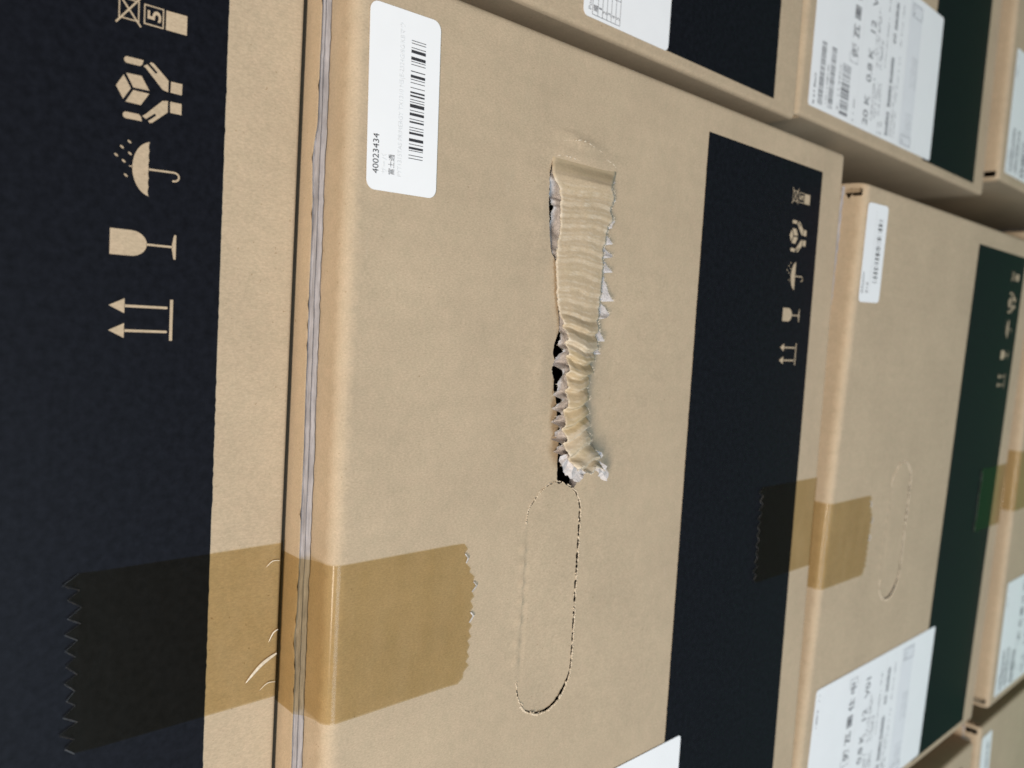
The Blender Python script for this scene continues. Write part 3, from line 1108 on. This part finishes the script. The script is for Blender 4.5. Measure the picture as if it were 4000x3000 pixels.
# ---- corrugated medium under the strip, showing along both torn sides
fr_ = random.Random(44)
TD, TE = [44.0], [0.4]
while TD[-1] < 155:
    TD.append(TD[-1] + fr_.uniform(4.5, 10.5))
    TE.append(fr_.uniform(0.35, 1.15))
verts = []
XS2 = np.arange(43.0, 151.0, 0.45)
NF = 26
jit_u = jit_l = 0.0
for i, d in enumerate(XS2):
    x = -float(d)
    h = hgt(x)
    zu = float(np.interp(d, up_x, up_z))
    zl = float(np.interp(d, lo_x, lo_z))
    ph = 2 * math.pi * (d + 1.9 * math.sin(d / 7.3) + 0.9 * math.sin(d / 2.9)) / 6.8
    late = min(1.0, max(0.0, (d - 96) / 6))
    ext_u = float(np.interp(d, [47, 50, 56, 66, 74, 77, 96, 101, 106, 114, 124, 130, 142, 147], [0.6, 1.2, 1.0, 0.8, 0.2, -1.5, -1.5, 0.3, 1.1, 1.4, 1.0, 0.4, 0.1, 0.3]))
    ext_l = float(np.interp(d, [47, 52, 62, 66, 70, 85, 93, 102, 107, 112, 118, 151], [0.8, 1.2, 1.6, 3.4, 5.4, 6.0, 5.4, 4.2, 3.4, 1.8, 0.2, -1.0]))
    ti = int(np.searchsorted(TD, d)) - 1
    saw = (d - TD[ti]) / (TD[ti + 1] - TD[ti])
    if ext_l > 1:
        sh_ = saw ** (0.7 + 1.5 * TE[ti]) if ti % 3 else math.sin(math.pi * saw ** 2.4) ** 0.8
        ext_l *= (0.52 + 0.62 * sh_) * (0.7 + 0.42 * TE[ti])
    jit_u = 0.4 * jit_u + fr_.uniform(-0.35, 0.35)
    jit_l = 0.4 * jit_l + fr_.uniform(-0.35, 0.35)
    a0 = place(x, zu + ext_u + jit_u, h * (0.45 if d < 92 else 0.45 + 0.55 * min(1, (d - 92) / 10)) - 0.4, False)
    b0 = place(x, zl - ext_l + jit_l, h - 0.2, True)
    for k in range(NF + 1):
        w = k / NF
        px = a0[0] + (b0[0] - a0[0]) * w
        pz = a0[2] + (b0[2] - a0[2]) * w
        wob = ph + 0.4 * math.sin(w * 8) + (0.8 * (1 - w) ** 3) * math.sin(d / 7)
        cid = int(math.floor(ph / (2 * math.pi)))
        ca = 0.35 + 0.8 * random.Random(cid * 7 + 3).random()
        up_y = (1 - late) * (3.6 + 1.1 * math.sin(ph * 0.55) + 0.5 * math.sin(ph * 1.7)) + late * (0.2 + 5.6 * ca * (0.5 - 0.5 * math.cos(wob + 0.9 * math.sin(wob + 1.2))) ** 1.5)
        lo_y = 0.4 + min(3.0, max(0.3, h - 0.7)) * (1 - saw)
        t = min(1.0, max(0.0, (w - 0.15) / 0.7))
        py = a0[1] + (b0[1] - a0[1]) * w + up_y * (1 - t) + lo_y * t
        py += fr_.uniform(-0.04, 0.04) + 0.5 * crumple(px, pz, 3.2, 20.0) + 0.15 * crumple(px, pz, 0.9, 30.0)
        if w > 0.8 and ext_l > 1:
            py -= (w - 0.8) * 5.0 * saw
        verts.append((px, py, pz))
n2 = len(XS2)
FLUTE_V = list(verts)
faces = [(i * (NF + 1) + k, i * (NF + 1) + k + 1, (i + 1) * (NF + 1) + k + 1, (i + 1) * (NF + 1) + k) for i in range(n2 - 1) for k in range(NF)]
part('torn_fluting', mesh_of('torn_fluting', verts, faces, M_FLUTE, True), STRIP)

# ---- curled paper plies at the loose end
ends = [[(-144.5, 210.0), (-148.0, 208.2), (-151.2, 205.4), (-153.4, 201.6), (-154.2, 199.6), (-152.4, 197.2), (-151.6, 194.8), (-150.9, 192.6), (-150.2, 190.8), (-147.0, 193.0), (-146.0, 198), (-145.0, 203.5), (-143.2, 207)],
        [(-149.4, 191.2), (-150.8, 190.2), (-152.6, 188.5), (-154.0, 186.0), (-155.4, 183.6), (-153.6, 183.0), (-152.1, 182.8), (-150.2, 184.0), (-149.0, 186.0), (-147.4, 188.3), (-147.6, 190.5)],
        [(-144.6, 191.5), (-145.3, 188.6), (-146.6, 186.4), (-145.6, 185.6), (-144.2, 187.2), (-143.2, 189.6)]]
pr = random.Random(8)
for q, poly in enumerate(ends):
    pj_ = jag(70 + q, poly + [poly[0]], 0.8, 0.28)[:-1]
    xs_ = [p[0] for p in pj_]
    zs_ = [p[1] for p in pj_]
    inner_pts = [(pr.uniform(min(xs_), max(xs_)), pr.uniform(min(zs_), max(zs_))) for _ in range(34)]
    n = len(pj_)
    vo, eo, fo, _, _, _ = delaunay_2d_cdt([Vector(p) for p in pj_ + inner_pts], [(i, (i + 1) % n) for i in range(n)], [], 0, 1e-5)
    vs = []
    for v in vo:
        fold = 2.6 * crumple(v.x, v.y, 4.0, 3.0 * q) + 0.9 * crumple(v.x, v.y, 1.6, 5.0 + q)
        vs.append((v.x, -6.3 - fold + pr.uniform(-0.15, 0.15) - (0.6 if q == 1 else 0), v.y))
    fs = []
    for f in fo:
        c = [sum(vo[i][k] for i in f) / 3 for k in (0, 1)]
        if inside(c, pj_):
            fs.append(tuple(f))
    part('frayed_ply', mesh_of('frayed_ply', vs, fs, M_FLUTE), STRIP)

# ---- loose fibres bristling from the torn edges
hr = random.Random(55)
a = Acc()
def hair(p, ang, ln):
    x, y, z = p
    dx, dz = math.cos(ang) * ln, math.sin(ang) * ln
    w = hr.uniform(0.05, 0.11)
    y1 = y - hr.uniform(-0.2, 0.6) * ln
    a.add([(x - w, y, z), (x + w, y, z), (x + dx * 0.6 + w * 0.6, (y + y1) / 2, z + dz * 0.5), (x + dx, y1, z + dz)], [(0, 1, 2), (0, 2, 3)])
for _ in range(520):
    i = hr.randrange(int(6 / 0.42), nr)
    if hr.random() < 0.6:
        p = STRIP_V[i * (NW + 1)]
        hair(p, math.radians(hr.uniform(40, 150)), hr.uniform(0.4, 1.4))
    else:
        p = STRIP_V[i * (NW + 1) + NW]
        hair(p, math.radians(hr.uniform(-150, -30)), hr.uniform(0.3, 1.2))
for k in range(160):
    p = STRIP_V[(nr - 1) * (NW + 1) + hr.randrange(NW + 1)]
    hair(p, math.radians(hr.uniform(140, 260)), hr.uniform(0.4, 1.5))
for _ in range(380):
    i = hr.randrange(n2)
    low = hr.random() < 0.5
    p = FLUTE_V[i * (NF + 1) + (NF if low else 0)]
    hair(p, math.radians(hr.uniform(-150, -30) if low else hr.uniform(40, 150)), hr.uniform(0.3, 1.2))
part('torn_fibres', a.mesh('torn_fibres', M_FIBRE), STRIP)

# ---- board thickness around the torn opening
n = len(HOLE)
v = [(x, 0.02 + relief(x, z, True), z) for x, z in HOLE] + [(x + sr.uniform(-.15, .15), 3.8, z + sr.uniform(-.15, .15)) for x, z in HOLE]
part('torn_board_edge', mesh_of('torn_board_edge', v, [(i, (i + 1) % n, n + (i + 1) % n, n + i) for i in range(n)], M_RAW), C)
# pale fibres along the upper lip
a = Acc()
lip = jag(90, HOLE_UP[:26], 0.5, 0.05)
for p, q in zip(lip, lip[1:]):
    if sr.random() < 0.75:
        y = relief(p[0], p[1], True)
        w = sr.uniform(0.1, 0.42)
        a.add([(p[0], y - 0.05, p[1] + 0.12), (q[0], y - 0.05, q[1] + 0.12), (q[0], y + 0.1, q[1] - w), (p[0], y + 0.1, p[1] - w * sr.random())], [(0, 1, 2, 3)])
for path in ([(-33.6, 211.0), (-32.6, 206.5), (-32.2, 202.0), (-33.2, 196.0), (-34.2, 190.5)], [(-39.4, 215.0), (-38.8, 211.5), (-38.9, 207.0), (-39.3, 203.0)], [(-36.2, 188.0), (-37.0, 184.5), (-38.4, 182.0)]):
    cp_ = catmull(path, 0.5)
    for i, (p, q) in enumerate(zip(cp_, cp_[1:])):
        if sr.random() < 0.55:
            w = sr.uniform(0.04, 0.26) * math.sin(math.pi * (i + 0.5) / len(cp_)) ** 0.5
            y = relief(p[0], p[1], True) - 0.06
            p = (p[0] + sr.uniform(-0.25, 0.25), p[1])
            a.add([(p[0] - w, y + 0.05, p[1]), (p[0] + w, y + 0.05, p[1]), (q[0] + w, y - 0.05, q[1]), (q[0] - w, y - 0.05, q[1])], [(0, 1, 2, 3)])
part('torn_lip_fibres', a.mesh('torn_lip_fibres', M_FIBRE), C)

L = carton('carton directly under the torn box, complete hand hole and crooked black band above the shipping label', 83.6, -12.2, -722.5, -0.0313, small=(-61.0, 267.5, 0.03), tilt=0.006)
L['label'] = 'carton directly under the torn box, its own hand hole still closed'
LL = carton('carton two below the torn box, only its taped top edge and label corner in view', 94.0, -17.0, -1024.6, -0.0185)
B1 = carton('neighbouring carton beside the torn box with a numbered table on its white label', 499.9, 24.8, -408.8, 0.0002, table=True)
B2 = carton('neighbouring carton with a full barcoded shipping label facing the torn box corner', 504.3, 22.9, -710.6, -0.0091)
B3 = carton('carton below the barcoded neighbour, its label cut off by the picture edge', 517.0, 14.0, -1024.6, -0.0091, sz=1.04)
Z3 = carton('carton at the bottom corner showing a golden side and a tip of black print', -316.0, -4.0, -720.0, 0.0)
Z4 = carton('corner carton whose small white label shows beyond the dark gap', -305.0, -7.0, -1022.2, 0.0)
